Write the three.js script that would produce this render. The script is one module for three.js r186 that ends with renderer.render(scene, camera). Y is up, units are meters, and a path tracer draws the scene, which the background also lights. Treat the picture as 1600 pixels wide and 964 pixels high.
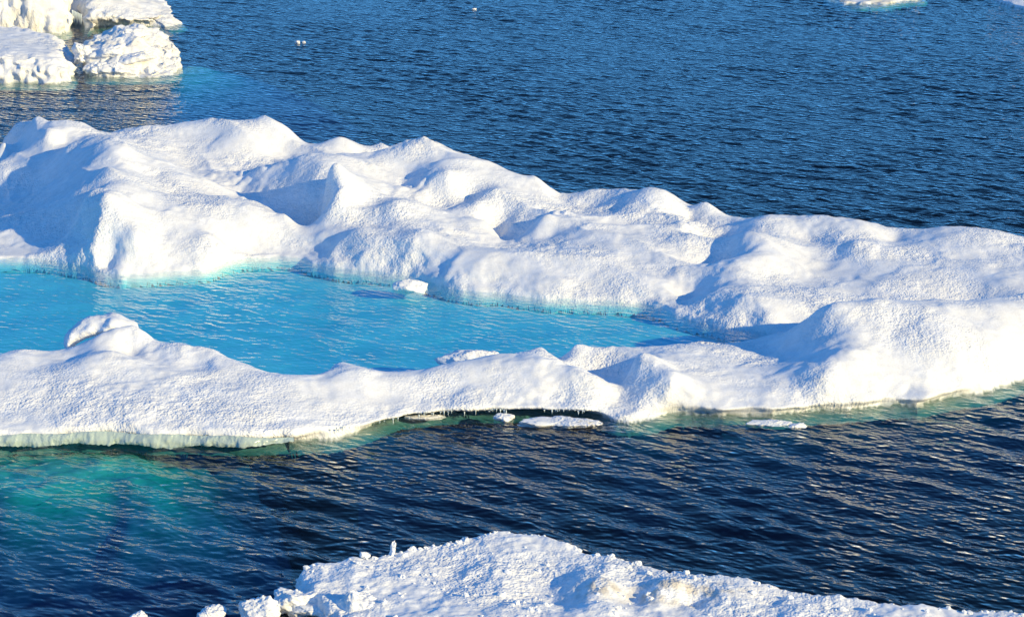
import * as THREE from 'three';
import { mergeGeometries } from 'three/addons/utils/BufferGeometryUtils.js';

// ------------------------------------------------------------------ camera, sky, sun, exposure
const scene = new THREE.Scene();
const EYE = 12, PITCH = 16 * Math.PI / 180, FOV = 14.6;
const camera = new THREE.PerspectiveCamera(FOV, 1024 / 616, 0.5, 6000);
camera.position.set(0, EYE, 0);
camera.lookAt(0, EYE - Math.tan(PITCH) * 10, -10);
scene.add(camera);

const SUN_EL = 19.5 * Math.PI / 180, SUN_AZ = 36 * Math.PI / 180;      // azimuth from the right towards the camera
const toSun = new THREE.Vector3(Math.cos(SUN_EL) * Math.cos(SUN_AZ), Math.sin(SUN_EL), Math.cos(SUN_EL) * Math.sin(SUN_AZ));
const sun = new THREE.DirectionalLight(new THREE.Color().setRGB(1, 0.82, 0.42), 4.95);
sun.target.position.set(0, 0, -44);
sun.position.copy(sun.target.position).addScaledVector(toSun, 90);
sun.castShadow = true;
sun.shadow.mapSize.set(4096, 4096);
Object.assign(sun.shadow.camera, { left: -45, right: 45, top: 40, bottom: -40, near: 1, far: 220 });
sun.shadow.radius = 1;
scene.add(sun, sun.target);

function skyTexture() {                                               // clear cold sky: paler at the horizon, deep blue overhead
  const w = 512, h = 256, data = new Float32Array(w * h * 4);
  for (let j = 0; j < h; j++) {
    const el = ((j + 0.5) / h - 0.5) * Math.PI, t = Math.max(0, Math.sin(el));
    const k = Math.pow(1 - t, 2.0);
    for (let i = 0; i < w; i++) {
      const o = (j * w + i) * 4;
      data[o] = 0.028 + 0.115 * k; data[o + 1] = 0.15 + 0.40 * k; data[o + 2] = 0.48 + 0.70 * k; data[o + 3] = 1;
    }
  }
  const t = new THREE.DataTexture(data, w, h, THREE.RGBAFormat, THREE.FloatType);
  t.mapping = THREE.EquirectangularReflectionMapping; t.magFilter = THREE.LinearFilter; t.minFilter = THREE.LinearFilter; t.needsUpdate = true;
  return t;
}
scene.background = skyTexture();
scene.environment = scene.background;

const renderer = new THREE.WebGLRenderer({ antialias: true });
renderer.setSize(1024, 616);
renderer.toneMapping = THREE.LinearToneMapping;
renderer.toneMappingExposure = 1.05;
renderer.shadowMap.enabled = true;
renderer.shadowMap.type = THREE.PCFSoftShadowMap;

// ------------------------------------------------------------------ numbers
const { sin, cos, tan, atan, abs, min, max, floor, hypot, PI, pow, sqrt, exp } = Math;
const clamp = (x, a, b) => min(b, max(a, x)), lerp = (a, b, t) => a + (b - a) * t;
const sstep = (a, b, x) => { const t = clamp((x - a) / (b - a), 0, 1); return t * t * (3 - 2 * t); };
function rng(seed) { let a = seed >>> 0; return () => { a = (a + 0x6D2B79F5) | 0; let t = Math.imul(a ^ (a >>> 15), 1 | a); t = (t + Math.imul(t ^ (t >>> 7), 61 | t)) ^ t; return ((t ^ (t >>> 14)) >>> 0) / 4294967296; }; }
function hash3(x, y, z) { let h = Math.imul(x, 374761393) + Math.imul(y, 668265263) + Math.imul(z, 2147483647 - 98765432); h = Math.imul(h ^ (h >>> 13), 1274126177); h ^= h >>> 16; return (h >>> 0) / 4294967296; }
const fade = (t) => t * t * t * (t * (t * 6 - 15) + 10);
function noise2(x, y, seed = 0) {                                     // gradient noise, about -1..1
  const xi = floor(x), yi = floor(y), xf = x - xi, yf = y - yi, u = fade(xf), v = fade(yf);
  const g = (i, j) => { const a = hash3(xi + i, yi + j, seed) * 2 * PI; return cos(a) * (xf - i) + sin(a) * (yf - j); };
  return 1.5 * lerp(lerp(g(0, 0), g(1, 0), u), lerp(g(0, 1), g(1, 1), u), v);
}
function fbm2(x, y, oct, seed = 0, gain = 0.5) { let s = 0, a = 1, f = 1; for (let k = 0; k < oct; k++) { s += a * noise2(x * f, y * f, seed + k * 17); a *= gain; f *= 2.03; } return s; }
function noise3(x, y, z, seed = 0) {                                  // value noise, -1..1
  const xi = floor(x), yi = floor(y), zi = floor(z), u = fade(x - xi), v = fade(y - yi), w = fade(z - zi);
  const g = (i, j, k) => hash3(xi + i + seed * 131, yi + j, zi + k) * 2 - 1;
  return lerp(lerp(lerp(g(0, 0, 0), g(1, 0, 0), u), lerp(g(0, 1, 0), g(1, 1, 0), u), v), lerp(lerp(g(0, 0, 1), g(1, 0, 1), u), lerp(g(0, 1, 1), g(1, 1, 1), u), v), w);
}
function fbm3(x, y, z, oct, seed = 0) { let s = 0, a = 1, f = 1; for (let k = 0; k < oct; k++) { s += a * noise3(x * f, y * f, z * f, seed + k * 7); a *= 0.5; f *= 2.03; } return s; }

// survey: the spot on the ice or water at height h that lies at (px, py) of the 1600 x 964 photograph, as [x, z]
const FPX = 482 / tan(FOV / 2 * PI / 180);
function spot(px, py, h = 0) {
  const vy = (482 - py) / FPX, vx = (px - 800) / FPX;
  const dy = vy * cos(PITCH) - sin(PITCH), dz = -(vy * sin(PITCH) + cos(PITCH)), t = (h - EYE) / dy;
  return [vx * t, dz * t];
}
const groups = (list, n) => { const out = []; for (let i = 0; i < list.length; i += n) out.push(list.slice(i, i + n)); return out; };
const outline = (list) => groups(list, 2).map(([x, y]) => spot(x, y, 0));

// smooth surface through surveyed spots (thin-plate spline)
function spline(list, smooth = 0.004) {
  const P = groups(list, 3).map(([px, py, h]) => { const [x, z] = spot(px, py, h); return [x, z, h]; }), n = P.length, m = n + 3;
  const U = (r2) => r2 < 1e-9 ? 0 : 0.5 * r2 * Math.log(r2);
  const A = []; const b = new Float64Array(m);
  for (let i = 0; i < m; i++) A.push(new Float64Array(m));
  for (let i = 0; i < n; i++) {
    for (let j = 0; j < n; j++) A[i][j] = i === j ? smooth * 5 : U((P[i][0] - P[j][0]) ** 2 + (P[i][1] - P[j][1]) ** 2);
    A[i][n] = A[n][i] = 1; A[i][n + 1] = A[n + 1][i] = P[i][0]; A[i][n + 2] = A[n + 2][i] = P[i][1]; b[i] = P[i][2];
  }
  for (let c = 0; c < m; c++) {
    let p = c; for (let r = c + 1; r < m; r++) if (abs(A[r][c]) > abs(A[p][c])) p = r;
    [A[c], A[p]] = [A[p], A[c]]; [b[c], b[p]] = [b[p], b[c]];
    for (let r = c + 1; r < m; r++) { const f = A[r][c] / A[c][c]; if (f) { for (let k = c; k < m; k++) A[r][k] -= f * A[c][k]; b[r] -= f * b[c]; } }
  }
  const w = new Float64Array(m);
  for (let r = m - 1; r >= 0; r--) { let s = b[r]; for (let k = r + 1; k < m; k++) s -= A[r][k] * w[k]; w[r] = s / A[r][r]; }
  return (x, z) => { let s = w[n] + w[n + 1] * x + w[n + 2] * z; for (let i = 0; i < n; i++) { const dx = x - P[i][0], dz = z - P[i][1]; s += w[i] * U(dx * dx + dz * dz); } return s; };
}
// signed distance to closed outlines, positive inside
function inside(poly, x, z) { let c = false; for (let i = 0, j = poly.length - 1; i < poly.length; j = i++) { const [xi, zi] = poly[i], [xj, zj] = poly[j]; if ((zi > z) !== (zj > z) && x < (xj - xi) * (z - zi) / (zj - zi) + xi) c = !c; } return c; }
function edgeDistance(poly, x, z) { let m = 1e9; for (let i = 0, j = poly.length - 1; i < poly.length; j = i++) { const [ax, az] = poly[j], [bx, bz] = poly[i], ex = bx - ax, ez = bz - az, t = clamp(((x - ax) * ex + (z - az) * ez) / (ex * ex + ez * ez + 1e-12), 0, 1), dx = x - ax - ex * t, dz = z - az - ez * t; m = min(m, dx * dx + dz * dz); } return sqrt(m); }
function signed(poly, x, z) { const d = edgeDistance(poly, x, z); return inside(poly, x, z) ? d : -d; }
// a function sampled on a coarse grid and read back smoothly
function sampled(f, x0, x1, z0, z1, step) {
  const nx = Math.ceil((x1 - x0) / step) + 4, nz = Math.ceil((z1 - z0) / step) + 4, a = new Float32Array(nx * nz);
  for (let j = 0; j < nz; j++) for (let i = 0; i < nx; i++) a[j * nx + i] = f(x0 + (i - 1) * step, z0 + (j - 1) * step);
  const cr = (p0, p1, p2, p3, t) => p1 + 0.5 * t * (p2 - p0 + t * (2 * p0 - 5 * p1 + 4 * p2 - p3 + t * (3 * (p1 - p2) + p3 - p0)));
  return (x, z) => {
    const u = clamp((x - x0) / step + 1, 1, nx - 3.001), v = clamp((z - z0) / step + 1, 1, nz - 3.001), i = floor(u), j = floor(v), s = u - i, t = v - j, r = (k) => { const o = (j + k) * nx + i; return cr(a[o - 1], a[o], a[o + 1], a[o + 2], s); };
    return cr(r(-1), r(0), r(1), r(2), t);
  };
}

// ------------------------------------------------------------------ materials
function texture(size, fn, srgb = false) {
  const d = new Uint8Array(size * size * 4);
  for (let j = 0; j < size; j++) for (let i = 0; i < size; i++) { const v = fn(i, j), o = (j * size + i) * 4; const c = Array.isArray(v) ? v : [v, v, v]; for (let k = 0; k < 3; k++) d[o + k] = clamp(Math.round(c[k] * 255), 0, 255); d[o + 3] = 255; }
  const t = new THREE.DataTexture(d, size, size, THREE.RGBAFormat); t.wrapS = t.wrapT = THREE.RepeatWrapping; t.magFilter = THREE.LinearFilter; t.minFilter = THREE.LinearMipmapLinearFilter; t.generateMipmaps = true;
  if (srgb) t.colorSpace = THREE.SRGBColorSpace; t.needsUpdate = true; return t;
}
function tileNoise(size, cells, seed) {                               // gradient noise that repeats at the texture's edge
  const g = new Float32Array(cells * cells * 2), r = rng(seed); for (let i = 0; i < cells * cells; i++) { const a = r() * 2 * PI; g[2 * i] = cos(a); g[2 * i + 1] = sin(a); }
  const out = new Float32Array(size * size);
  for (let j = 0; j < size; j++) { const y = j / size * cells, yi = floor(y), yf = y - yi, v = fade(yf);
    for (let i = 0; i < size; i++) { const x = i / size * cells, xi = floor(x), xf = x - xi, u = fade(xf);
      const q = (a, b) => { const o = (((yi + b) % cells) * cells + (xi + a) % cells) * 2; return g[o] * (xf - a) + g[o + 1] * (yf - b); };
      out[j * size + i] = 1.5 * lerp(lerp(q(0, 0), q(1, 0), u), lerp(q(0, 1), q(1, 1), u), v); } }
  return out;
}
const SNOW_TILE = 6;
function snowBump(seed) {
  const n = 1024, big = tileNoise(n, 3, seed + 9), mid = tileNoise(n, 7, seed + 8), a = tileNoise(n, 36, seed), b = tileNoise(n, 83, seed + 1), c = tileNoise(n, 170, seed + 2), e = tileNoise(n, 17, seed + 3), f = tileNoise(n, 310, seed + 4);
  return texture(n, (i, j) => { const o = j * n + i, m = clamp(0.55 + 0.75 * big[o] + 0.6 * mid[o] + 0.3 * e[o], 0.08, 1.5); return 0.5 + 0.08 * e[o] + (0.15 * a[o] + 0.15 * b[o] + 0.13 * c[o] + 0.07 * f[o]) * m; });
}
const bumpA = snowBump(11);
const snowMap = (() => { const n = 1024, a = tileNoise(n, 9, 51), b = tileNoise(n, 40, 52), c = tileNoise(n, 190, 53); return texture(n, (i, j) => { const o = j * n + i, v = 0.955 + 0.02 * a[o] + 0.03 * b[o] + 0.035 * c[o]; return [v, v * 0.998, v * 0.993 + 0.006]; }, true); })();
const M = {
  snow: new THREE.MeshStandardMaterial({ name: 'snow', color: 0xffffff, roughness: 0.85, map: snowMap, bumpMap: bumpA, bumpScale: 0.048, vertexColors: true }),
  bed: new THREE.MeshStandardMaterial({ name: 'submerged ice', color: 0xffffff, roughness: 0.8, vertexColors: true }),
  lip: new THREE.MeshPhysicalMaterial({ name: 'glazed ice', color: new THREE.Color().setRGB(0.44, 0.53, 0.49), roughness: 0.22, ior: 1.31, clearcoat: 0.6, clearcoatRoughness: 0.12, bumpMap: bumpA, bumpScale: 0.02, side: THREE.DoubleSide }),
  icicle: new THREE.MeshPhysicalMaterial({ name: 'icicle ice', color: new THREE.Color().setRGB(0.72, 0.80, 0.80), roughness: 0.12, ior: 1.31, clearcoat: 0.8, clearcoatRoughness: 0.1 }),
};

// ------------------------------------------------------------------ naming
const used = new Map();
function numbered(name) { const k = used.get(name) ?? 0; used.set(name, k + 1); return k ? `${name}_${String(k).padStart(3, '0')}` : name; }
function tag(o, label, category, group, kind) { o.userData = {}; if (label) o.userData.label = label; if (category) o.userData.category = category; if (group) o.userData.group = group; if (kind) o.userData.kind = kind; return o; }
function put(o, parent = scene) { o.traverse((q) => { if (q.isMesh) { q.castShadow = q.receiveShadow = true; } }); parent.add(o); return o; }
function base(name, x, z) { const g = new THREE.Group(); g.name = numbered(name); g.position.set(x, 0, z); scene.add(g); return g; }
function part(name, geometry, material, parent, label, kind) {
  const m = new THREE.Mesh(geometry, material); m.name = name; m.castShadow = m.receiveShadow = true;
  if (label || kind) m.userData = { ...(label && { label }), ...(kind && { kind }) };
  parent.add(m); return m;
}

// ------------------------------------------------------------------ relief: a sheet with grid lines xs, zs, a height, a sideways shift and a colour
function lines(a, b, step) { const n = Math.ceil((b - a) / step); return Array.from({ length: n + 1 }, (_, i) => a + (b - a) * i / n); }
function relief(xs, zs, height, shift, sort, color, uvScale = 1 / SNOW_TILE) {
  const nx = xs.length, nz = zs.length, P = new Float32Array(nx * nz * 3), C = color ? new Float32Array(nx * nz * 3) : null;
  for (let j = 0; j < nz; j++) for (let i = 0; i < nx; i++) {
    const o = (j * nx + i) * 3, x = xs[i], z = zs[j], y = height(x, z), s = shift ? shift(x, y, z) : null;
    P[o] = x + (s ? s[0] : 0); P[o + 1] = y + (s && s[2] ? s[2] : 0); P[o + 2] = z + (s ? s[1] : 0);
    if (C) { const c = color(x, P[o + 1], z); C[o] = c[0]; C[o + 1] = c[1]; C[o + 2] = c[2]; }
  }
  const N = new Float32Array(P.length), tris = new Map();
  const tri = (a, b, c) => {
    const ax = P[b * 3] - P[a * 3], ay = P[b * 3 + 1] - P[a * 3 + 1], az = P[b * 3 + 2] - P[a * 3 + 2], bx = P[c * 3] - P[a * 3], by = P[c * 3 + 1] - P[a * 3 + 1], bz = P[c * 3 + 2] - P[a * 3 + 2];
    const x = ay * bz - az * by, y = az * bx - ax * bz, z = ax * by - ay * bx;
    for (const k of [a, b, c]) { N[k * 3] += x; N[k * 3 + 1] += y; N[k * 3 + 2] += z; }
    const key = sort((P[a * 3] + P[b * 3] + P[c * 3]) / 3, (P[a * 3 + 1] + P[b * 3 + 1] + P[c * 3 + 1]) / 3, (P[a * 3 + 2] + P[b * 3 + 2] + P[c * 3 + 2]) / 3);
    if (key) { let l = tris.get(key); if (!l) tris.set(key, l = []); l.push(a, b, c); }
  };
  for (let j = 0; j + 1 < nz; j++) for (let i = 0; i + 1 < nx; i++) {   // zs grow towards the camera
    const a = j * nx + i, b = a + 1, c = a + nx, d = c + 1;
    if (abs(P[a * 3 + 1] - P[d * 3 + 1]) < abs(P[b * 3 + 1] - P[c * 3 + 1])) { tri(a, c, d); tri(a, d, b); } else { tri(a, c, b); tri(b, c, d); }
  }
  const out = {};
  for (const [key, l] of tris) {
    const map = new Int32Array(nx * nz).fill(-1), idx = new Uint32Array(l.length); let n = 0; const keep = [];
    for (let k = 0; k < l.length; k++) { if (map[l[k]] < 0) { map[l[k]] = n++; keep.push(l[k]); } idx[k] = map[l[k]]; }
    const p = new Float32Array(n * 3), no = new Float32Array(n * 3), uv = new Float32Array(n * 2), co = C ? new Float32Array(n * 3) : null;
    keep.forEach((v, k) => {
      const L = hypot(N[v * 3], N[v * 3 + 1], N[v * 3 + 2]) || 1;
      for (let q = 0; q < 3; q++) { p[k * 3 + q] = P[v * 3 + q]; no[k * 3 + q] = N[v * 3 + q] / L; if (co) co[k * 3 + q] = C[v * 3 + q]; }
      uv[k * 2] = P[v * 3] * uvScale; uv[k * 2 + 1] = (P[v * 3 + 2] * 0.94 - P[v * 3 + 1] * 0.8) * uvScale;
    });
    const g = new THREE.BufferGeometry(); g.setIndex(new THREE.BufferAttribute(idx, 1));
    g.setAttribute('position', new THREE.BufferAttribute(p, 3)); g.setAttribute('normal', new THREE.BufferAttribute(no, 3)); g.setAttribute('uv', new THREE.BufferAttribute(uv, 2));
    if (co) g.setAttribute('color', new THREE.BufferAttribute(co, 3));
    out[key] = g;
  }
  return out;
}
function local(g, x, z) { g.translate(-x, 0, -z); return g; }
// a floe: ice top from a spline inside its outline, a steep rim, and below the water a foot of darker ice
function floe(o) {
  const { poly, holes = [], top, rim = 0.16, xs, zs, detail, under = () => 0, rough = 0.05, roughSize = 0.35 } = o;
  const bx = [xs[0], xs[xs.length - 1], zs[0], zs[zs.length - 1]], cs = o.coarse ?? 0.12, R = o.blur ?? 0.45;
  const T0 = sampled(top, ...bx, cs);
  const T = o.sharpen ? sampled((x, z) => { let m = 0; for (let k = 0; k < 12; k++) m += T0(x + R * cos(k * PI / 6), z + R * sin(k * PI / 6)); return T0(x, z) + o.sharpen * (T0(x, z) - m / 12); }, ...bx, cs) : T0;
  const D = sampled((x, z) => holes.reduce((d, h) => min(d, -signed(h, x, z)), signed(poly, x, z)), ...bx, cs);
  const d = (x, z) => D(x, z) + rough * fbm2(x / roughSize, z / roughSize, 3, o.seed);
  const height = (x, z) => {
    const q = d(x, z); if (q < -0.02) return -0.3;
    const t = max(0.03, T(x, z) + detail(x, z, q)), s = clamp((q + 0.02) / rim, 0, 1);
    return lerp(-0.3, t, 1 - (1 - s) * (1 - s) * (1 - s * 0.2));
  };
  const shift = (x, y, z) => {
    const q = D(x, z); if (q > 0.8 || q < -0.4) return null;
    const e = 0.05, gx = D(x + e, z) - D(x - e, z), gz = D(x, z + e) - D(x, z - e), L = hypot(gx, gz) || 1;
    const k = under(x, z) * (1 - sstep(-0.02, o.underTop ?? 0.15, y)) + (o.wall ? o.wall * fbm3(x / 0.22, y / 0.16, z / 0.22, 3, o.seed) * sstep(-.1, .05, y) * sstep(0.8, 0.4, q) : 0);
    return [gx / L * k, gz / L * k];
  };
  const geos = relief(xs, zs, height, shift, o.sort ?? ((x, y, z) => y > -0.22 ? 'snow' : null), o.color);
  const fx = lines(bx[0], bx[1], o.footStep ?? 0.05), fz = lines(bx[2], bx[3], o.footStep ?? 0.05), n = (x, z) => 0.05 * noise2(x / 0.5, z / 0.5, 5);
  const u9 = (x, z) => D(x, z) - under(x, z) * 0.9;
  const fd = o.footDepth ?? (() => 0.15), cut = (x, z) => u9(x, z) + 0.05 * noise2(x / 0.4, z / 0.4, 5) + 0.03 * noise2(x / 0.12, z / 0.12, 6);
  const foot = relief(fx, fz, (x, z) => -0.04 - fd(x, z) * (1 - sstep(-0.03, 0.10, cut(x, z))), null, (x, y, z) => cut(x, z) > -0.05 && u9(x, z) < 0.5 ? 'foot' : null, o.footColor).foot;
  const keel = relief(fx, fz, (x, z) => lerp(-3.4, -0.2, sstep(0.2, 0.4, u9(x, z))), null, (x, y, z) => u9(x, z) > 0.17 && u9(x, z) < 0.8 && !(o.noKeel && o.noKeel(x, z)) ? 'keel' : null, () => PAINTED_DEPTH).keel;
  return { geos, foot, keel, d, height, D, T };
}
function sheet(xs, zs, height, keep, color) { return relief(xs, zs, height, null, (x, y, z) => keep(x, z) ? 'sheet' : null, color).sheet; }
const PAINTED_DEPTH = [.008, .03, .09];  // darkness of the deep water, painted onto the keel walls as their colour
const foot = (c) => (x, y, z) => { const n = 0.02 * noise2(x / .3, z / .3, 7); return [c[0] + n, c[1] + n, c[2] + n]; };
const WHITE = [0.93, 0.93, 0.93];

// lumps of ice: a ball of half axes a, b, c with a broken, knobbly skin; texture coordinates in metres
function finish(g) {
  const p = g.attributes.position, n = g.attributes.normal, uv = new Float32Array(p.count * 2), c = new Float32Array(p.count * 3).fill(0.93);
  for (let i = 0; i < p.count; i++) { uv[2 * i] = (p.getX(i) + 0.3 * p.getY(i)) / SNOW_TILE; uv[2 * i + 1] = (p.getZ(i) - p.getY(i)) / SNOW_TILE; }
  g.setAttribute('uv', new THREE.BufferAttribute(uv, 2)); g.setAttribute('color', new THREE.BufferAttribute(c, 3)); return g;
}
function lumpGeometry(a, b, c, seed, amp, size) {
  const g = new THREE.SphereGeometry(1, 72, 48), p = g.attributes.position, m = max(a, b, c), v = new THREE.Vector3(), r = rng(seed * 977 + 5), cuts = Array.from({ length: 15 }, () => { const n = new THREE.Vector3(r() - .5, r() - .4, r() - .5).normalize(); return [n, 0.74 + 0.34 * r()]; });
  for (let i = 0; i < p.count; i++) {
    v.fromBufferAttribute(p, i); const x = v.x * a / m / size, y = v.y * b / m / size, z = v.z * c / m / size;
    const d = 1 + amp * (0.45 * fbm3(x * 1.3 + seed * 3.7, y * 1.3, z * 1.3, 3, seed) + 0.18 * fbm3(x * 6, y * 6, z * 6 + seed, 2, seed + 1)), sq = pow(abs(v.y), 0.8) * Math.sign(v.y);
    let k = 1.2; for (const [n, h] of cuts) { const q = n.dot(v); if (q > 0) k = min(k, h / q); }       // broken faces
    p.setXYZ(i, v.x * a * d * k, sq * b * d * k, v.z * c * d * k);
  }
  g.computeVertexNormals();
  const n = g.attributes.normal; for (let j = 0; j <= 48; j++) { const s = j * 73, e = s + 72; for (let q = 0; q < 3; q++) { const k = (n.array[s * 3 + q] + n.array[e * 3 + q]) / 2; n.array[s * 3 + q] = n.array[e * 3 + q] = k; } }
  return finish(g);
}

// ------------------------------------------------------------------ outlines of the great floe and its pool
const FLOE = outline([-260, 712, 0, 702, 100, 699, 180, 696, 240, 702, 300, 700, 380, 704, 460, 698, 520, 687, 600, 673, 660, 662, 720, 657, 800, 655, 880, 656, 930, 658, 985, 663, 1024, 658, 1060, 651, 1130, 656, 1180, 653, 1215, 655, 1290, 648, 1340, 646, 1400, 639, 1445, 640, 1500, 626, 1550, 613, 1600, 594, 1800, 560,
  2000, 480, 1900, 410, 1750, 402, 1600, 392, 1500, 380, 1420, 380, 1350, 374, 1280, 368, 1210, 360, 1130, 346, 1100, 343, 1040, 332, 960, 328, 870, 326, 790, 300, 680, 280, 600, 266, 480, 262, 380, 252, 250, 252, 160, 256, 100, 258, 0, 262, -260, 270]);
const POOL = outline([-330, 412, -100, 408, 0, 405, 60, 407, 125, 417, 160, 428, 185, 432, 250, 428, 320, 425, 350, 412, 385, 405, 435, 403, 470, 405, 482, 412, 520, 420, 580, 427, 630, 433, 665, 441, 690, 450, 720, 457, 780, 461, 850, 469, 930, 472, 1000, 475, 1030, 482, 1045, 492, 1100, 508, 1150, 517, 1203, 524,
  1200, 527, 1100, 541, 1000, 553, 900, 562, 800, 572, 700, 586, 600, 600, 500, 610, 400, 606, 300, 580, 200, 566, 100, 572, 0, 584, -330, 580]);

// ------------------------------------------------------------------ the sea: real ripples from many crossing trains, and below it the body of water and the sea floor
const WAVE_DIR = -54 * PI / 180;                                       // crests run from far left to near right
const TRAINS = (() => {
  const r = rng(7), out = [];
  for (let k = 0; k < 46; k++) {
    const L = 0.24 * pow(5.6, pow(k / 45, 1.15)), a = WAVE_DIR + (r() + r() + r() - 1.5) * (L < 0.42 ? 1.6 : 0.6), K = 2 * PI / L;
    out.push({ kx: K * cos(a), kz: K * sin(a), amp: (0.033 + 0.013 * r()) / K, ph: r() * 2 * PI, s: floor(r() * 3), far: L < 0.62 ? 1.5 : L > 0.9 ? 0.45 : 0.9, close: L < 0.4 ? 0.68 : L < 1.05 ? 1.55 : 0.9 });
  }
  return out;
})();
const poolD = sampled((x, z) => signed(POOL, x, z), -20, 16, -50, -36, 0.25);
const inPool = (x, z) => z > -49 && z < -36.4 && x > -19 && x < 9 ? poolD(x, z) : -9;
const [RX, RZ] = spot(225, 70);                                       // centre of the rings that run out from the far floes
function wave(x, z) {
  const g0 = 0.75 + 0.6 * noise2(x / 2.1, z / 1.7, 3), g1 = 0.75 + 0.6 * noise2(x / 1.3, z / 1.1, 5), g2 = 0.8 + 0.5 * noise2(x / 4.5, z / 3.5, 9), g = [g0, g1, g2];
  const pd = inPool(x, z), pool = pd > 0 ? 1 : 0;
  const pl = spot(170, 470)[0], still = pool ? lerp(0.06, 0.34, sstep(pl - 1.6, pl + 0.6, x + 0.4 * noise2(x, z, 8))) : 1;
  const rd = hypot(x - RX, z - RZ), ring = z < -55 ? exp(-(((rd - 5) / 7) ** 2)) * sstep(RX + 7, RX - 2, x) : 0;
  let y = 0;
  const away = sstep(-38, -56, z);
  for (const t of TRAINS) { y += t.amp * lerp(t.close, t.far, away) * g[t.s] * sin(t.kx * x + t.kz * z + t.ph); }
  y *= still * (1 - 0.72 * ring) * clamp(0.64 + 0.42 * fbm2(x / 8, z / 11, 3, 21), 0.25, 1.3);
  if (ring > 0.01) y += ring * (0.016 * sin(rd * 2 * PI / 1.15 + 1.5 * noise2(x / 4, z / 4, 31)) + 0.008 * sin(rd * 2 * PI / 0.63 + 2 * noise2(x / 3, z / 3, 33)));
  return y;
}
const rippleBump = (() => {                                           // the finest ripples, 5 to 25 cm long, repeating every 5 m
  const n = 1024, r = rng(23), w = [];
  for (let k = 0; k < 70; k++) { const L = 0.07 * pow(3.8, r()), a = WAVE_DIR + (r() + r() - 1) * 1.3, f = 5 / L; w.push([Math.round(f * cos(a)), Math.round(f * sin(a)), r() * 2 * PI, L, floor(r() * 3)]); }
  const e = [tileNoise(n, 7, 81), tileNoise(n, 11, 82), tileNoise(n, 5, 83)], S = new Float32Array(n * n);
  const tabs = w.map(([fx, fz, ph, L, s]) => ({ cx: Float32Array.from({ length: n }, (_, i) => cos(2 * PI * fx * i / n)), sx: Float32Array.from({ length: n }, (_, i) => sin(2 * PI * fx * i / n)), fz, ph, L, s }));
  let m = 0;
  for (let j = 0; j < n; j++) for (const t of tabs) { const A = t.L, c = cos(2 * PI * t.fz * j / n + t.ph) * A, s = sin(2 * PI * t.fz * j / n + t.ph) * A, q = e[t.s]; for (let i = 0; i < n; i++) S[j * n + i] += (t.cx[i] * s + t.sx[i] * c) * (0.8 + 0.8 * q[j * n + i]); }
  for (const v of S) m = max(m, abs(v));
  return texture(n, (i, j) => 0.5 + 0.49 * S[j * n + i] / m);
})();
const water = new THREE.MeshPhysicalMaterial({ name: 'sea water', color: new THREE.Color().setRGB(0.94, 0.98, 1), transmission: 1, thickness: 0, roughness: 0.03, ior: 1.333, bumpMap: rippleBump, bumpScale: 0.037 });
const poolWater = water.clone(); poolWater.name = 'pool water'; poolWater.bumpScale = 0.022;
{
  const zs = [...lines(-4000, -400, 300).slice(0, -1), ...lines(-400, -88, 6).slice(0, -1), ...lines(-88, -27, 0.066).slice(0, -1), ...lines(-27, 60, 4)];
  const xs = [...lines(-3000, -200, 280).slice(0, -1), ...lines(-200, -20, 8).slice(0, -1), ...lines(-20, 20, 0.066).slice(0, -1), ...lines(20, 200, 8).slice(0, -1), ...lines(200, 3000, 280)];
  const calm = (x, z) => (abs(x) > 21 || z < -90 || z > -26) ? 0 : wave(x, z);
  const g = relief(xs, zs, calm, null, (x, y, z) => inPool(x, z) > 0 ? 'pool' : 'sea', null, 1 / 5);
  tag(put(Object.assign(new THREE.Mesh(g.sea, water), { name: 'sea' })), 'dark blue open sea with fine wind ripples around the ice floes', null, null, 'structure');
  tag(put(Object.assign(new THREE.Mesh(g.pool, poolWater), { name: 'melt_pool' })), 'turquoise melt pool enclosed by the great snowy floe', null, null, 'structure');
}
// the water itself swallows red, then green: colour of what lies under it comes from the depth
const waterBody = new THREE.MeshPhysicalMaterial({ name: 'body of water', color: 0xffffff, transparent: true, opacity: 0.002, roughness: 1, thickness: 1, attenuationColor: new THREE.Color().setRGB(0.14, 0.68, 0.825), attenuationDistance: 1, specularIntensity: 0 });
{
  const g = new THREE.BoxGeometry(400, 6.5, 300); g.translate(0, -3.25 - 0.06, -60);
  const m = put(Object.assign(new THREE.Mesh(g, waterBody), { name: 'sea_water' })); m.castShadow = false; tag(m, 'clear blue water under the rippled surface', null, null, 'structure');
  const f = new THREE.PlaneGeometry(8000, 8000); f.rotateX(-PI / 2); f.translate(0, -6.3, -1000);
  tag(put(Object.assign(new THREE.Mesh(f, new THREE.MeshStandardMaterial({ name: 'deep water', color: new THREE.Color().setRGB(0.008, 0.03, 0.09), roughness: 1 })), { name: 'seabed' })), 'dark blue depth of the open sea', null, null, 'structure');
}

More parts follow.
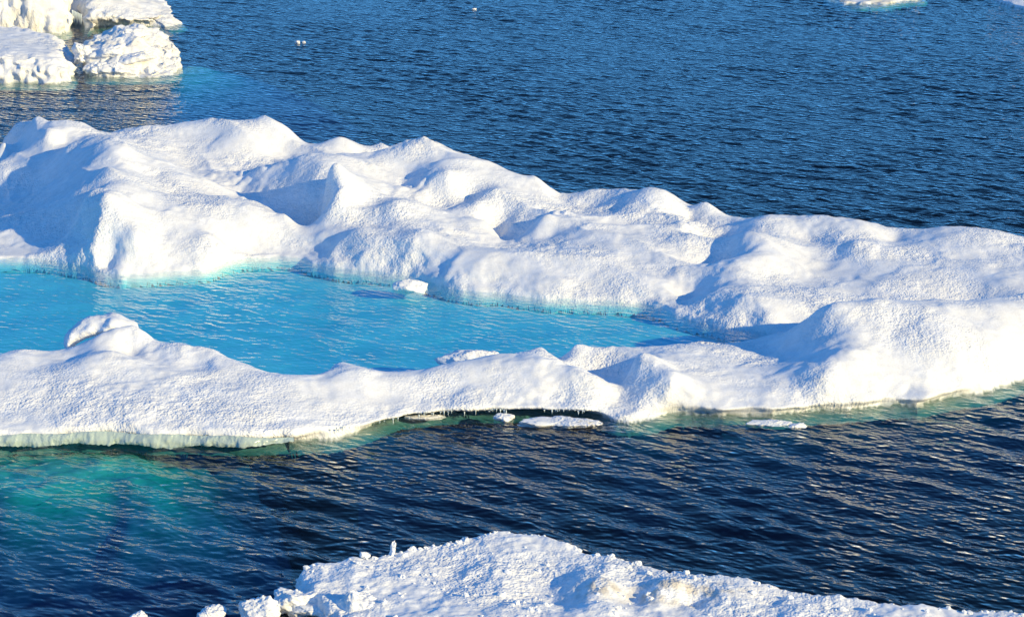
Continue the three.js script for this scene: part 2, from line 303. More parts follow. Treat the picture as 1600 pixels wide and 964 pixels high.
// ------------------------------------------------------------------ the great floe round the pool
{
  const top = spline([
    // far shore, hidden behind the crests
    1600, 384, .1, 1500, 372, .1, 1420, 372, .1, 1350, 366, .1, 1280, 360, .1, 1210, 352, .15, 1750, 394, .1, 1040, 322, .15, 960, 318, .15, 870, 316, .15, 790, 288, .2, 680, 266, .25, 600, 254, .2, 480, 250, .2, 380, 238, .25, 250, 240, .2, 160, 244, .2, 100, 246, .2, 0, 250, .2,
    // far left mounds
    -260, 275, .5, -120, 240, .6, 0, 212, .75, 30, 200, .95, 60, 190, 1.15, 100, 187, 1.3, 128, 191, 1.25, 165, 208, .95, 195, 208, .85, 75, 215, 1.1, 100, 222, 1.0, 20, 240, .6, 0, 236, .6,
    0, 256, .55, 60, 236, .85, 105, 229, 1.15, 160, 226, 1.4, 182, 238, 1.35, 172, 268, 1.3, 168, 300, 1.18, 160, 316, 1.1, 135, 315, 1.0, 80, 321, .62, 60, 290, .42, 100, 280, .75, 30, 300, .22, 110, 350, .52, 0, 300, .14, 130, 350, .66, 150, 374, .52, 165, 402, .22, 185, 428, .03, 130, 374, .44, 108, 375, .36, 80, 387, .18, 50, 397, .05,
    0, 330, .08, 0, 385, .04,  0, 418, .03, -120, 380, .05, -260, 410, .1, -260, 340, .1, -120, 300, .15,
    // face between the left mound and the pool
    220, 270, 1.05, 215, 320, .95, 210, 370, .6, 205, 415, .13, 250, 300, .85, 250, 360, .6, 255, 412, .13, 320, 285, .75, 330, 330, .72, 330, 375, .42, 320, 412, .1, 360, 385, .22, 400, 320, .62, 400, 350, .5, 400, 385, .15, 450, 345, .42, 440, 372, .25, 500, 349, .3,
    // small frozen hollows behind it and the skyline
    250, 250, .85, 300, 267, .62, 340, 268, .6, 230, 222, 1.0, 290, 196, 1.05, 360, 190, 1.15, 420, 192, 1.15, 450, 203, 1.05, 472, 220, .85, 290, 230, .85, 370, 225, .95, 420, 256, .62, 440, 238, .75, 380, 265, .7,
    530, 222, .9, 570, 229, .75, 600, 232, .65, 560, 250, .6, 620, 248, .7,
    // ridge with the bright right side
    380, 296, .5, 400, 300, .5, 430, 322, .42, 480, 300, .72, 460, 258, 1.05, 400, 272, .75, 500, 262, 1.12, 512, 290, 1.02, 526, 312, .88, 530, 338, .62, 500, 335, .4, 490, 250, .82, 540, 270, 1.05, 570, 288, .98, 600, 308, .78, 615, 320, .85, 650, 340, .68, 680, 362, .55, 720, 388, .4, 600, 290, .8, 560, 320, .75, 590, 345, .6,
    // low mound at the pool
    560, 362, .54, 600, 358, .6, 660, 370, .6, 575, 395, .3, 600, 422, .06, 540, 400, .18, 500, 385, .2, 470, 395, .08, 520, 412, .06, 450, 395, .07, 640, 425, .08, 640, 395, .38, 700, 385, .5, 740, 385, .4, 780, 385, .32,
    // lumpy crest and furrow
    630, 228, 1.15, 655, 223, 1.3, 680, 229, 1.25, 700, 240, 1.15, 640, 260, .95, 680, 262, 1.05, 630, 285, .75, 690, 310, .62, 720, 340, .5, 740, 250, 1.08, 785, 266, .92, 750, 275, .95, 700, 285, .9, 730, 305, .65, 775, 300, .8, 820, 300, .72, 845, 288, .72, 790, 325, .58, 750, 330, .55, 760, 352, .4, 858, 300, .6,
    // hollow with a bright crest, its tail
    872, 306, .52, 920, 303, .55, 970, 301, .62, 1010, 296, .85, 1040, 306, .78, 1020, 318, .7, 920, 322, .42, 890, 330, .42, 960, 325, .5, 1072, 323, .5, 1100, 323, .55, 1128, 341, .25, 1080, 338, .4,
    850, 341, .66, 900, 338, .5, 950, 345, .5, 800, 352, .36, 800, 374, .14, 770, 366, .15, 860, 360, .5, 1000, 342, .5,
    // low field to the right
    680, 420, .2, 720, 397, .45, 780, 392, .5, 830, 388, .52, 920, 371, .55, 1000, 360, .55, 1050, 350, .55, 700, 440, .1, 780, 450, .09, 850, 430, .28, 850, 462, .06, 930, 465, .05, 1000, 470, .04, 1000, 420, .35, 1000, 445, .22, 920, 420, .36,
    1075, 350, .55, 1085, 375, .52, 1110, 375, .30, 1130, 352, .42, 1160, 372, .68, 1200, 337, .7, 1240, 340, .68, 1190, 400, .6, 1120, 408, .28, 1070, 420, .36, 1130, 430, .4, 1280, 343, .68, 1270, 375, .44, 1290, 412, .31, 1310, 400, .41, 1335, 385, .57, 1350, 350, .66, 1380, 390, .55, 1420, 360, .52, 1400, 372, .45, 1470, 360, .6, 1500, 358, .65, 1560, 362, .6, 1600, 372, .55, 1750, 392, .4, 1250, 430, .3, 1200, 440, .32,
    1450, 400, .48, 1550, 400, .5, 1450, 440, .34, 1570, 440, .42, 1300, 470, .26, 1400, 465, .22, 1200, 500, .2, 1160, 475, .34, 1135, 500, .12, 1180, 515, .05, 1130, 458, .34, 1080, 462, .08, 1050, 485, .06, 1100, 490, .1, 1040, 455, .16, 1520, 478, .1, 1580, 465, .3, 1700, 460, .3, 1350, 492, .12, 1250, 515, .1,
    // near ridge: back shore, crest, face, rim
    -260, 580, .1, 0, 584, .1, 100, 566, .15, 200, 560, .2, 300, 574, .2, 400, 598, .1, 500, 602, .1, 600, 592, .12, 700, 582, .12, 800, 566, .12, 900, 556, .14, 1000, 548, .15, 1100, 537, .12, 1190, 526, .06,
    -260, 560, .7, 0, 566, .68, 20, 556, .5, 50, 574, .62, 90, 578, .66, 140, 566, .75, 150, 532, .80, 128, 540, .72, 112, 556, .64, 180, 524, .86, 170, 556, .8, 200, 568, .72, 212, 519, .86, 280, 541, .72, 330, 553, .62, 392, 580, .36, 240, 560, .66, 300, 572, .6, 200, 545, .7, 185, 580, .66, 260, 584, .62, 330, 584, .6, 400, 585, .56, 460, 588, .52, 505, 592, .5, 520, 578, .36, 560, 577, .36, 600, 590, .46, 640, 582, .46, 700, 575, .5, 760, 563, .56, 820, 557, .6, 858, 566, .58, 900, 584, .5, 935, 596, .4, 965, 615, .22,
    0, 640, .38, 100, 638, .4, 200, 640, .42, 300, 640, .4, 400, 638, .38, 500, 632, .32, 600, 622, .28, 700, 610, .3, 800, 608, .34, 880, 618, .27, 930, 630, .2, 985, 650, .08, 1010, 655, .03, 960, 645, .1,
    -260, 685, .2, 0, 678, .23, 100, 677, .22, 200, 677, .23, 300, 681, .22, 400, 685, .2, 460, 684, .16, 540, 668, .13, 600, 656, .13, 660, 645, .14, 720, 640, .15, 800, 637, .15, 860, 640, .14, 920, 646, .11,
    // right bank and the big hump
    900, 546, .32, 850, 551, .32, 960, 545, .34, 1020, 543, .36, 1080, 540, .36, 870, 562, .18, 920, 582, .1, 955, 596, .1, 980, 590, .3, 990, 572, .5, 1030, 558, .5, 1100, 552, .38, 1150, 548, .32, 1180, 560, .3, 1060, 580, .46, 1050, 620, .28, 1010, 625, .22, 1050, 640, .09, 1130, 645, .08, 1150, 600, .28, 1200, 580, .33, 1210, 545, .3, 1200, 527, .2, 1240, 570, .44, 1215, 640, .1, 1240, 600, .32,
    1250, 506, .58, 1275, 492, .88, 1300, 482, 1.04, 1340, 475, 1.06, 1380, 473, 1.08, 1440, 478, 1.03, 1480, 486, .95, 1505, 494, .86, 1530, 499, .8, 1560, 489, .83, 1600, 478, .82, 1700, 470, .75, 1260, 540, .55, 1285, 560, .58, 1300, 530, .72, 1290, 600, .38, 1330, 560, .64, 1400, 540, .68, 1400, 500, .92, 1400, 590, .35, 1480, 550, .6, 1480, 600, .21, 1560, 540, .52, 1560, 580, .2, 1340, 620, .18, 1290, 638, .07, 1400, 628, .08, 1445, 628, .08, 1500, 612, .1, 1550, 600, .09, 1600, 582, .07, 1600, 540, .4, 1750, 530, .28,
  ], 0.0003);
  const [tx] = spot(430, 690), lump = (px, py, r) => { const [x, z] = spot(px, py, .8); return (X, Z) => exp(-((X - x) ** 2 + (Z - z) ** 2) / (r * r)); };
  const rubble = [lump(660, 250, .9), lump(880, 320, .5), lump(1100, 330, .6), lump(1040, 315, .5), lump(640, 290, .6), lump(400, 260, 1.2)];
  const ED = [-34.3, -35.8];
  const detail = (x, z, q) => {
    const rb = rubble.reduce((s, f) => s + f(x, z), 0), near = sstep(-38.6, -37, z);
    const w = 0.35 * noise2(x / 0.6, z / 0.6, 44), cr = clamp(0.6 + 0.9 * noise2(x / 2.3, z / 2.3, 45) + 0.4 * noise2(x / 0.9, z / 0.9, 46), 0.1, 1.6);
    const rd = 1 - abs(noise2((x * 0.6 - z * 0.8) / 1.15 + 0.5 * noise2(x / 1.9, z / 1.9, 57), (x * 0.8 + z * 0.6) / 2.8, 58)), drift = z < -39 ? (0.085 * sstep(7.5, 3, x) + 0.035) * (rd * rd - 0.5) * sstep(0.1, 0.7, q) : 0;
    return drift + 0.045 * fbm2(x / 1.1 + w, z / 1.1, 3, 2) + cr * (0.013 + 0.008 * near) * fbm2(x / 0.42, z / 0.42 + w, 3, 61) + cr * 0.008 * fbm2(x / 0.13, z / 0.13, 2, 91)
      + rb * 0.10 * (abs(fbm2(x / 0.5, z / 0.5, 3, 15)) - 0.25);
  };
  const arch = (x) => sstep(spot(540, 660)[0], spot(640, 645)[0], x) * sstep(spot(965, 650)[0], spot(900, 650)[0], x);
  const lipx = (x) => sstep(spot(520, 690)[0], spot(440, 690)[0], x);
  const near = (z) => sstep(-37, -36.6, z);
  const rightEdge = (x) => sstep(spot(1010, 655)[0], spot(1080, 655)[0], x);
  const under = (x, z) => z > -37.2 ? (0.48 * arch(x) + 0.34 * lipx(x) + 0.16 * rightEdge(x) + 0.06) * near(z) : 0;
  const color = (x, y, z) => {
    if (y > -0.02) {
      const n = fbm2(x / 0.9, z / 0.9, 3, 71), b = rubble[0](x, z) * 0.5, k = clamp(0.0 + b * 0.5 * (0.5 + n), 0, 0.3);
      return [lerp(WHITE[0], .80, k), lerp(WHITE[1], .74, k), lerp(WHITE[2], .62, k)];
    }
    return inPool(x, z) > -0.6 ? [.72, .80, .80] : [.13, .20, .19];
  };
  const f = floe({
    poly: FLOE, holes: [POOL], top, sharpen: 0.75, blur: 0.32, coarse: 0.09, detail, under, color, seed: 9, rim: 0.19, rough: 0.03, roughSize: 0.45, wall: 0.035, underTop: 0.14,
    xs: lines(-15.5, 13.5, 0.036), zs: [...lines(-56.5, -38.2, 0.048).slice(0, -1), ...lines(-38.2, -30, 0.027)],
    sort: (x, y, z) => y > -0.22 ? (z > -38.4 || (x > 2.4 && z > -39.0) ? 'ridge' : 'back') : null,
    noKeel: (x, z) => x < tx + 1.2 && z > -38.5,
    footDepth: (x, z) => inPool(x, z) > -0.6 ? 0.6 : 0.17,
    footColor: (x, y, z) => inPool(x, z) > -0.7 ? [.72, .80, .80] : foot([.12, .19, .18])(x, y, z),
  });
  const [gx, gz] = spot(800, 600), F = base('ice_floe', gx, gz);
  tag(F, 'largest ice floe, snow-covered and mounded, wrapped around the turquoise melt pool', 'ice floe');
  const back = part('snow_field', local(f.geos.back, gx, gz), M.snow, F, 'rolling snow mounds behind the turquoise pool');
  const ridge = part('snow_ridge', local(f.geos.ridge, gx, gz), M.snow, F, 'snow ridge between the turquoise pool and the dark near water');
  part('submerged_ice', local(f.foot, gx, gz), M.bed, F, 'ice foot of the floe under the water');
  part('ice_keel', local(f.keel, gx, gz), M.bed, F, 'deep side of the floe under the water, painted with the darkness of the depths');
  // bed of the pool, and the tongue of ice that runs out under the near water
  part('pool_bed', local(sheet(lines(-14, 7, .1), lines(-48, -36.4, .1), (x, z) => -(0.25 + 0.05 * sstep(0, 3, inPool(x, z)) + 0.03 * fbm2(x / 1.4, z / 1.4, 3, 5)), (x, z) => inPool(x, z) > -0.6, (x, y, z) => { const n = 0.05 * fbm2(x / 0.9, z / 0.9, 3, 41); return [.80 + n, .86 + n, .84 + n]; }), gx, gz), M.bed, F, 'pale ice bed of the turquoise pool');
  const tongue = (x, z) => { const o = max(0, -f.D(x, z) + 0.2 * noise2(x / 0.8, z / 0.8, 3)), r = max(0, x - (tx - 2.3) + 0.5 * noise2(x / 0.7, z / 0.7, 13)); return -(0.26 + 0.10 * o + 1.4 * max(0, o - 0.7 - 0.3 * noise2(x / 1.6, z / 1.6, 6)) + 0.26 * r + 0.30 * r * r + 0.07 * fbm2(x / .6, z / .6, 3, 5)); };
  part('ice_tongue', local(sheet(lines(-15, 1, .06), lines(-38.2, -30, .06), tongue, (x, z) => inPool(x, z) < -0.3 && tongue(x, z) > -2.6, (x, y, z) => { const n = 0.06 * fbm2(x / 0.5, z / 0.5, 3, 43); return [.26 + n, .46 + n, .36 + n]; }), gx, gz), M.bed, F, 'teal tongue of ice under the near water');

  // glazed lip hanging under the left half of the ridge, and the icicles of the low arch beside it
  const walk = (pts, step) => { const out = []; for (let i = 0; i + 1 < pts.length; i++) { const [a, b] = [pts[i], pts[i + 1]], L = hypot(b[0] - a[0], b[1] - a[1]), n = max(1, Math.round(L / step)); for (let k = 0; k < n; k++) out.push([lerp(a[0], b[0], k / n), lerp(a[1], b[1], k / n), (b[0] - a[0]) / L, (b[1] - a[1]) / L]); } return out; };
  const rim = outline([-60, 700, 0, 699, 100, 697, 180, 695, 240, 699, 300, 698, 380, 702, 460, 697, 520, 687, 600, 673, 660, 662, 720, 657, 800, 655, 880, 656, 930, 658, 975, 661]);
  {
    const path = walk(rim.slice(0, 8), 0.014), K = 14, pos = [], uv = [], idx = [];
    path.forEach(([x, z, tx, tz], i) => {
      const s = i * 0.014, e = min(1, (path.length - 1 - i) / 60), teeth = abs(noise2(s / 0.19, 3, 5)) * 0.6 + abs(noise2(s / 0.08, 7, 6)) * 0.4, yb = 0.05 - 0.06 * teeth - 0.01 + 0.035 * noise2(s / .7, 9, 3) + (1 - e) * 0.08, yt = 0.205 + 0.04 * noise2(s / .8, 4, 2) - (1 - e) * 0.07, th = (0.10 + 0.05 * noise2(s / 0.33, 1, 8)) * (0.3 + 0.7 * e);
      const wob = 0.05 * noise2(s / 0.6, 2, 9) + 0.03 * noise2(s / 0.27, 5, 10);
      for (let k = 0; k <= K; k++) {
        const a = k / K * 2 * PI, u = 0.5 - 0.5 * cos(a), side = sin(a), bul = 0.55 + 0.45 * sin(u * PI);    // u: 0 top, 1 bottom
        const off = 0.06 - 0.13 * (1 - u) * 0.4 + wob * (0.3 + 0.7 * u) + side * th * 0.5 * bul * (1 - 0.55 * u), y = lerp(yt, yb, u) + 0.006 * noise2(s / 0.03, k, 3);
        const rr = 0.024 * noise2(s / 0.14, u * 2.2, 19) + 0.012 * noise2(s / 0.05, u * 4, 20);
        pos.push(x - tz * (off + rr) - gx, y, z + tx * (off + rr) - gz); uv.push(s / SNOW_TILE, (u * 0.2 + side * .1) / SNOW_TILE);
        if (i && k) { const p = i * (K + 1) + k, q = p - K - 1; idx.push(q - 1, q, p - 1, q, p, p - 1); }
      }
    });
    const g = new THREE.BufferGeometry(); g.setAttribute('position', new THREE.Float32BufferAttribute(pos, 3)); g.setAttribute('uv', new THREE.Float32BufferAttribute(uv, 2)); g.setIndex(idx); g.computeVertexNormals();
    part('ice_lip', g, M.lip, F, 'glazed grey-green ice band under the snow of the near ridge');
  }
  {
    const r = rng(77), shapes = [0, 1, 2, 3].map((v) => { const p = []; for (let k = 0; k <= 8; k++) { const t = k / 8; p.push(new THREE.Vector2((1 - t) * (0.85 + 0.3 * sin(t * 9 + v * 2)) + 0.04, -t)); } const g = new THREE.LatheGeometry(p, 8); return g; });
    const path = walk(rim.slice(8), 0.03);
    for (const [x, z, tx, tz] of path) {
      const n = noise2(x * 1.6, 3, 4); if (r() > 0.35 + 0.75 * n) continue;
      const len = 0.02 + 0.10 * pow(r(), 2.2) + 0.025 * max(0, n), o = -0.03 - 0.08 * r(), m = part('icicle', shapes[floor(r() * 4)], M.icicle, F);
      m.position.set(x - tz * o - gx, 0.135 + 0.02 * r(), z + tx * o - gz); m.scale.set(0.010 + 0.006 * r(), len, 0.010 + 0.006 * r()); m.rotation.set((r() - .5) * .15, r() * 6, (r() - .5) * .15);
    }
  }
  // blocks of drift frozen on the pool side of the ridge
  {
    const pts = [[106, 545, .60], [112, 530, .74], [128, 517, .86], [150, 510, .93], [180, 508, .96], [203, 512, .92], [212, 520, .84]].map(([px, py, h]) => { const [x, z] = spot(px, py, h - .08); return new THREE.Vector3(x - gx, h - .08, z - gz); });
    const g = new THREE.TubeGeometry(new THREE.CatmullRomCurve3(pts), 60, 1, 24, false), c = new THREE.CatmullRomCurve3(pts), p = g.attributes.position, v = new THREE.Vector3(), o = new THREE.Vector3();
    for (let i = 0; i <= 60; i++) { c.getPointAt(i / 60, o); const w = pow(sin(PI * clamp(0.04 + 0.92 * i / 60, 0, 1)), .45); for (let k = 0; k <= 24; k++) { const q = i * 25 + k; v.fromBufferAttribute(p, q).sub(o); const d = 0.16 * w * (1 + 0.25 * fbm3(o.x * 4 + v.x * 1.5, v.y * 1.5, v.z * 1.5, 3, 3)); p.setXYZ(q, o.x + v.x * d, o.y + v.y * d * 0.95, o.z + v.z * d * 2.0); } }
    g.computeVertexNormals(); part('ice_block', finish(g), M.snow, F, 'curled white slab on top of the near ridge');
    const [bx, bz] = spot(742, 566, .22), b = lumpGeometry(0.52, 0.17, 0.24, 5, 0.22, 0.35); b.translate(bx - gx, .25, bz - gz); part('ice_block', b, M.snow, F, 'low rounded block at the pool edge of the near ridge');
  }
}

// ------------------------------------------------------------------ the smaller floes
function plainFloe(name, label, category, o) {
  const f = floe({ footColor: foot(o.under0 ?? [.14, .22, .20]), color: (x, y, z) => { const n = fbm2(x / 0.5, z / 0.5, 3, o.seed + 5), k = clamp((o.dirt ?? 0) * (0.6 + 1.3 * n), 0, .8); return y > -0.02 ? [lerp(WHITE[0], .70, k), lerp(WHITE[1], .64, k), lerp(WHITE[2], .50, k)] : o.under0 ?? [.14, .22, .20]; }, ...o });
  const [gx, gz] = o.at, F = base(name, gx, gz); tag(F, label, category, o.group);
  part('snow_cover', local(f.geos.snow, gx, gz), M.snow, F);
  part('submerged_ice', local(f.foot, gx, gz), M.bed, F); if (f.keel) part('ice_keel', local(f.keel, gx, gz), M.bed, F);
  return { F, gx, gz, f };
}

{ // far floe with an overhanging lens of ice
  const x = (px) => spot(px, 46)[0];
  const o = plainFloe('ice_floe', 'far ice floe at upper left with a tapering overhanging slab pointing right', 'ice floe', {
    at: spot(150, 46), seed: 31, dirt: 0.2, rim: 0.5, wall: .15, rough: 0.04, roughSize: 0.7, xs: lines(-19.5, -9, 0.05), zs: lines(-82, -69.5, 0.05), underTop: 0.34,
    poly: outline([-160, 62, 0, 55, 60, 54, 100, 53, 111, 51, 115, 36, 121, 35, 126, 47, 180, 48, 240, 47, 272, 44, 288, 40, 296, 36, 262, 18, 205, -8, 100, -26, -160, -26]),
    top: spline([-160, 20, .6, -160, -10, .9, 0, 12, .85, 40, 2, 1.0, 70, 4, 1.05, 0, 48, .2, 22, 28, .5, 50, 30, .55, 62, 44, .2, 40, 48, .15, 80, 14, .9, 95, 30, .5, 100, 46, .2, 112, 20, .7, 122, 4, .95, 122, 20, .62, 128, 18, .56, 150, 18, .52, 180, 24, .43, 220, 33, .24, 255, 40, .12, 280, 41, .04, 150, 2, .75, 185, -2, .75, 220, 6, .55, 245, 16, .36, 270, 29, .17, 286, 37, .05, 180, -20, .5, 100, -22, .6, 0, -20, .8], 0.001),
    detail: (a, b) => 0.05 * fbm2(a / 0.5, b / 0.5, 4, 3) * (a < x(120) ? 2 : 0.8),
    under: (a) => 0.7 * sstep(x(122), x(135), a) * sstep(x(275), x(240), a) + 0.08,
  });
  const r = rng(5), g = new THREE.ConeGeometry(1, 1, 7); g.rotateX(PI); g.translate(0, -.5, 0);
  for (let k = 0; k < 7; k++) { const [X, Z] = spot(114 + k * 2.2, 47), m = part('icicle', g, M.icicle, o.F); m.position.set(X - o.gx, .62 - .02 * k, Z + .05 - o.gz); m.scale.set(.022, .22 + .2 * r(), .022); }
}
plainFloe('ice_floe', 'flat-topped white floe with a lumpy lit edge at the left frame border', 'ice floe', {
  at: spot(40, 120), seed: 37, dirt: 0.1, rim: 0.62, rough: 0.04, roughSize: 0.7, wall: .15, xs: lines(-19, -10.4, 0.042), zs: lines(-71.5, -62.5, 0.042),
  poly: outline([-200, 138, 0, 130, 40, 130, 80, 131, 105, 130, 117, 127, 121, 118, 122, 100, 112, 80, 60, 68, 0, 64, -200, 64]),
  top: spline([-200, 90, .6, 0, 90, .62, 40, 92, .58, 70, 96, .52, 100, 100, .46, 116, 110, .3, -200, 60, .5, 0, 53, .58, 40, 56, .54, 80, 60, .48, 110, 70, .4, 0, 115, .35, 60, 118, .3, 100, 120, .22, 50, 72, .55], 0.002),
  detail: (a, b, q) => 0.06 * fbm2(a / 0.35, b / 0.35, 4, 8) * sstep(1.4, 0.2, q) + 0.03 * fbm2(a / 0.6, b / 0.6, 3, 4), under: () => 0.05,
});
{ // hummock beside it, with cavities under its frozen-on slabs
  const sx = (px) => spot(px, 110)[0];
  const o = plainFloe('ice_hummock', 'jagged ice hummock with dark cavities and a low crystalline tail, right of the flat-topped floe', 'ice hummock', {
    at: spot(200, 115), seed: 43, dirt: 0.28, rim: 0.26, wall: .12, rough: 0.05, roughSize: 0.5, xs: lines(-12.6, -5.2, 0.033), zs: lines(-72, -61.5, 0.036),
    poly: outline([127, 119, 135, 121, 160, 122, 200, 122, 240, 122, 268, 120, 286, 114, 292, 104, 280, 95, 256, 86, 235, 82, 165, 82, 128, 98]),
    top: spline([140, 78, .55, 128, 92, .32, 172, 62, .75, 200, 44, .98, 222, 41, 1.0, 236, 47, .85, 232, 60, .7, 246, 72, .5, 215, 64, .78, 185, 80, .55, 165, 100, .30, 150, 113, .05, 200, 104, .2, 240, 90, .32, 250, 106, .12, 280, 104, .08, 200, 116, .04, 262, 92, .22, 135, 112, .07, 165, 62, .4, 200, 60, .4, 235, 60, .35], 0.001),
    under0: [.2, .27, .27], noKeel: (x) => x > sx(205),detail: (x, z) => 0.11 * fbm2(x / 0.42, z / 0.42, 4, 12) + 0.10 * sstep(sx(225), sx(255), x) * max(0, fbm2(x / 0.11, z / 0.11, 2, 14)), under: () => 0.10,
  });
  const tongue = (x, z) => { const u = max(0, (x - sx(285)) / (sx(430) - sx(285))), v = (z + 66.6 + .5 * u) / 2.1, l = max(0, sx(285) - x); return -(0.13 + 0.45 * u + 0.35 * u * u + 0.40 * v * v + 1.0 * l * l + 0.04 * fbm2(x / .5, z / .9, 2, 4)); };
  part('ice_tongue', local(sheet(lines(-12.5, -3.2, .06), lines(-74, -58.5, .08), tongue, (x, z) => tongue(x, z) > -2.2, (x, y, z) => [.34, .40, .42]), o.gx, o.gz), M.bed, o.F, 'pale ice tongue under the water to the right');
  const block = (px, py, h, a, b, c, seed, turn, label) => { const g = lumpGeometry(a, b, c, seed, 0.5, 0.45), [x, z] = spot(px, py, h); g.rotateZ(turn); g.translate(x - o.gx, h, z - o.gz); part('ice_block', g, M.snow, o.F, label); };
  block(172, 82, .50, .62, .17, .38, 61, .12, 'slab overhanging the dark cavity');
  block(205, 92, .36, .6, .15, .35, 62, .22);
  block(128, 82, .48, .26, .24, .3, 63, 0);
  block(204, 50, .90, .42, .12, .35, 64, -.15);
  block(150, 108, .16, .36, .17, .26, 65, 0);
  block(184, 109, .16, .4, .16, .26, 66, -.1);
}
plainFloe('slush_floe', 'low half-sunken slush floe at the top edge of the frame, right of centre', 'slush floe', {
  at: spot(1350, 4), seed: 53, dirt: 0.5, rim: 0.4, rough: 0.3, roughSize: 0.6, xs: lines(8.5, 16, 0.06), zs: lines(-85, -73.5, 0.06),
  poly: outline([1290, 0, 1318, 6, 1345, 9, 1385, 7, 1420, 1, 1446, 1, 1450, -5, 1400, -12, 1300, -10]),
  top: spline([1300, 0, .03, 1340, 4, .06, 1380, 3, .06, 1440, 0, .08, 1360, -8, .06, 1420, -8, .06], 0.01), detail: (x, z) => 0.05 * fbm2(x / 0.5, z / 0.5, 3, 2), under0: [.2, .3, .28],
});
plainFloe('ice_floe', 'smooth pale corner of a floe at the upper right corner of the frame', 'ice floe', {
  at: spot(1620, 4), seed: 57, rim: 0.12, rough: 0.03, footDepth: () => 0.06, xs: lines(14.8, 22, 0.06), zs: lines(-86, -74, 0.07),
  poly: outline([1538, -6, 1560, 3, 1578, 9, 1600, 15, 1720, 40, 1760, -20, 1600, -36]),
  top: spline([1556, -2, .06, 1575, 5, .07, 1600, 11, .08, 1580, -4, .13, 1700, 28, .2, 1620, -20, .3, 1720, -10, .35], 0.01), detail: (x, z) => 0.03 * fbm2(x / 0.8, z / 0.8, 3, 2),
});

{ // near floe along the bottom of the frame
  const rough = (x, z) => { const a = fbm2(x / 0.55, z / 0.55, 3, 27), b = noise2(x / 0.16, z / 0.16, 28), c = noise2(x / 0.075, z / 0.075, 29); return 0.04 * a + 0.011 * b * (1 + a) + 0.006 * c + 0.022 * max(0, noise2(x / 0.21, z / 0.21, 30) - 0.25); };
  const [dx, dz] = spot(1060, 930, .3), [ex, ez] = spot(930, 925, .35);
  const o = plainFloe('ice_floe', 'rough near floe of crusty snow along the bottom of the frame', 'ice floe', {
    at: spot(1000, 950), seed: 67, rim: 0.16, rough: 0.06, roughSize: 0.22, xs: lines(-3.0, 9.4, 0.019), zs: lines(-30.4, -25.9, 0.019), underTop: .1, sharpen: .8, blur: .2, coarse: .06,
    poly: outline([452, 928, 470, 950, 500, 972, 545, 1000, 560, 1150, 1800, 1150, 1800, 995, 1600, 988, 1500, 982, 1400, 974, 1300, 962, 1130, 936, 1060, 925, 1000, 914, 940, 902, 900, 890, 840, 874, 780, 872, 700, 884, 600, 898, 520, 906, 468, 912]),
    top: spline([455, 912, .16, 480, 882, .29, 520, 870, .31, 560, 864, .32, 600, 862, .32, 650, 851, .34, 700, 847, .36, 740, 840, .38, 780, 832, .41, 840, 834, .41, 870, 841, .38, 900, 854, .36, 940, 867, .35, 1000, 880, .34, 1060, 891, .33, 1130, 901, .33, 1200, 913, .33, 1300, 929, .32, 1400, 941, .31, 1500, 949, .31, 1600, 953, .31, 1800, 966, .31,
      470, 925, .2, 500, 905, .28, 520, 950, .2, 560, 910, .28, 640, 900, .29, 640, 950, .26, 720, 890, .30, 740, 940, .29, 800, 870, .38, 850, 880, .33, 800, 910, .30, 830, 945, .30, 862, 925, .23, 880, 940, .22, 880, 908, .27, 905, 900, .38, 930, 895, .42, 925, 925, .38, 950, 915, .40, 935, 950, .36, 985, 900, .33, 990, 935, .26, 1030, 920, .38, 1060, 915, .40, 1080, 940, .26, 1100, 950, .28, 1130, 925, .38, 1150, 945, .33, 1200, 940, .28, 1250, 950, .33, 1300, 955, .26, 1380, 962, .3, 600, 990, .25, 900, 1000, .28, 1200, 1000, .28, 1500, 1000, .28, 900, 1120, .25, 1400, 1120, .25], 0.0006),
    detail: rough, under: () => 0.10,
    color: (x, y, z) => { const n = fbm2(x / 0.16, z / 0.16, 3, 75), a = exp(-((x - dx) ** 2 / .5 + (z - dz) ** 2 / .06)) + 0.7 * exp(-((x - ex) ** 2 / .12 + (z - ez) ** 2 / .05)), k = clamp(a * (0.45 + 1.1 * n), 0, .75); return y > -0.02 ? [lerp(WHITE[0], .62, k), lerp(WHITE[1], .54, k), lerp(WHITE[2], .42, k)] : [.14, .22, .20]; },
  });
  const r = rng(91), bits = [];
  for (let k = 0; k < 330; k++) {
    const edge = k < 170, px = edge ? 455 + 1145 * r() : 560 + 1040 * r(), [x, z0] = edge ? spot(px, 0 + (px < 780 ? lerp(882, 840, (px - 455) / 325) : px < 900 ? lerp(832, 852, (px - 780) / 120) : lerp(855, 953, pow((px - 900) / 700, .8))), .34) : spot(px, 860 + 110 * r(), .3);
    const z = z0 + (edge ? 0.02 + 0.25 * r() * r() : 0); if (o.f.D(x, z) < 0.06) continue;
    const s = 0.012 + 0.03 * pow(r(), 3), g = new THREE.IcosahedronGeometry(1, 1); g.deleteAttribute('uv');
    const p = g.attributes.position; for (let i = 0; i < p.count; i++) { const X = p.getX(i), Y = p.getY(i), Z = p.getZ(i), d = 1 + 0.45 * fbm3(X * 1.4 + k, Y * 1.4, Z * 1.4, 2, k); p.setXYZ(i, X * d * s * (1 + .5 * ((k * 7) % 5) / 5), Y * d * s, Z * d * s); }
    g.computeVertexNormals(); g.translate(x - o.gx, o.f.height(x, z) + s * 0.1, z - o.gz); bits.push(finish(g));
  }
  part('snow_crumbs', mergeGeometries(bits), M.snow, o.F, null, 'stuff');
}

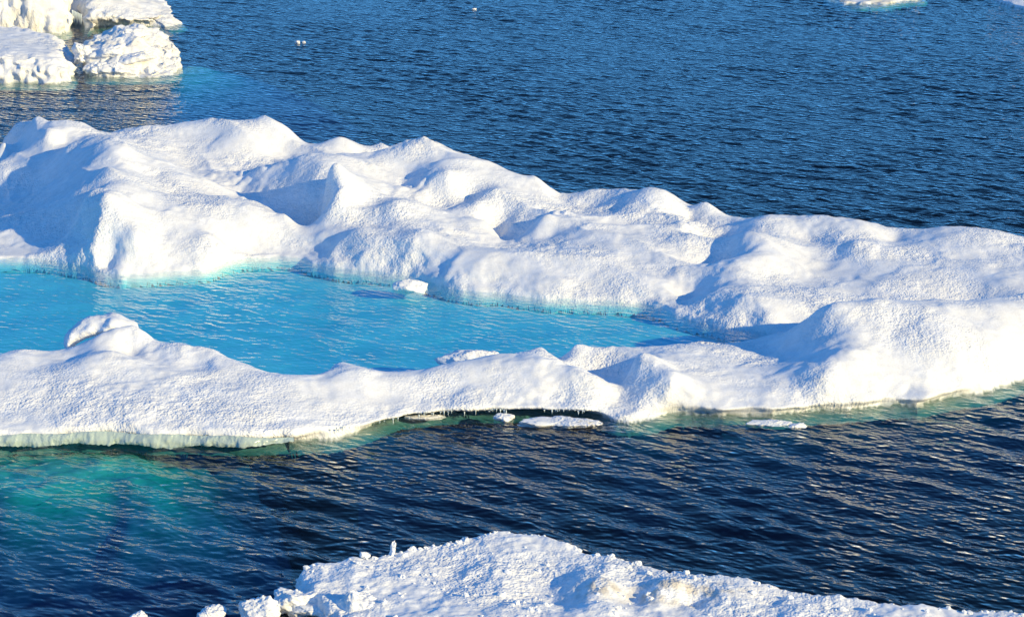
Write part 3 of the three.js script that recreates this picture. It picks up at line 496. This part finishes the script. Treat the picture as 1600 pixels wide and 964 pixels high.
// ------------------------------------------------------------------ loose pieces
function chunk(name, label, px, py, h, a, b, c, seed, o = {}) {
  const [x, z] = spot(px, py, h), g = lumpGeometry(a, b, c, seed, o.amp ?? 0.4, o.size ?? 0.6); if (o.tilt) g.rotateZ(o.tilt); if (o.turn) g.rotateY(o.turn); g.translate(0, h, 0);
  const m = new THREE.Mesh(g, o.material ?? M.snow); m.name = numbered(name); m.position.set(x, 0, z); tag(m, label, o.category ?? 'ice chunk', o.group); return put(m);
}
chunk('ice_chunk', 'small white ice lump floating in the turquoise pool near its far shore', 642, 448, .04, .31, .12, .2, 3, { amp: .25 });
chunk('ice_chunk', 'small round ice lump floating under the icicle arch of the near ridge', 787, 652, .03, .15, .07, .12, 4, { amp: .35, group: 'loose pieces below the near ridge' });
chunk('ice_chunk', 'long flat slushy ice piece floating beside the snow tip of the near ridge', 878, 660, .015, .62, .065, .22, 6, { amp: .5, size: .35, turn: -.04, group: 'loose pieces below the near ridge' });
chunk('ice_chunk', 'thin sunken pale ice sliver under the left end of the icicle arch', 668, 652, .0, .28, .03, .1, 7, { amp: .3, group: 'loose pieces below the near ridge' });
chunk('ice_chunk', 'slushy ice patch at the foot of the big white hump, longer of two', 1205, 661, .01, .30, .04, .12, 8, { amp: .5, size: .4, turn: -.1, group: 'loose pieces below the near ridge' });
chunk('ice_chunk', 'tiny ice bit right of the slushy patch at the foot of the big white hump', 1246, 665, .01, .13, .03, .07, 9, { amp: .4, group: 'loose pieces below the near ridge' });
const C = { group: 'chunks off the left tip of the near floe' };
chunk('ice_chunk', 'rounded ice ball off the near floe, left of the flat lumpy chunk', 405, 958, .10, .25, .20, .22, 12, { ...C, amp: .35 });
chunk('ice_chunk', 'broad lumpy ice chunk at the left tip of the near floe', 462, 940, .10, .32, .15, .22, 13, { ...C, amp: .45 });
chunk('ice_chunk', 'small ice knob perched between the lumpy chunk and the near floe', 517, 928, .14, .19, .10, .15, 14, { ...C, amp: .4 });
chunk('ice_chunk', 'big white ice boulder in front of the near floe, largest at the bottom edge', 557, 952, .14, .29, .23, .26, 15, { ...C, amp: .3 });
chunk('ice_chunk', 'low ice lump cut by the bottom edge, left of the rounded ice ball', 331, 962, .03, .16, .12, .14, 16, { ...C, amp: .35 });
chunk('ice_chunk', 'tiny ice tip at the bottom edge, farthest left of the loose chunks', 213, 966, .02, .10, .07, .09, 17, { ...C, amp: .35 });
chunk('ice_chunk', 'flat greyish ice plate between the lumpy chunk and the white boulder', 500, 955, .06, .26, .07, .16, 18, { ...C, amp: .4 });
chunk('ice_spike', 'upright beige ice shard standing on the left rim of the near floe', 613, 861, .36, .035, .11, .04, 21, { amp: .5, tilt: -.2, category: 'ice shard' });
chunk('ice_chunk', 'rounded ice knob standing on the left rim of the near floe', 570, 868, .33, .06, .055, .05, 22, { amp: .35 });
const B = { group: 'tiny bits adrift on the far water', amp: .4 };
chunk('ice_bit', 'larger of two tiny ice bits adrift beyond the floe at upper left', 464, 66, .02, .07, .05, .06, 24, { ...B, category: 'ice bit' });
chunk('ice_bit', 'smaller of two tiny ice bits adrift beyond the floe at upper left', 474, 66, .01, .05, .035, .05, 25, { ...B, category: 'ice bit' });
chunk('ice_bit', 'lone ice speck adrift near the top edge, left of centre', 741, 14, .01, .07, .03, .04, 26, { ...B, category: 'ice bit' });

renderer.render(scene, camera);
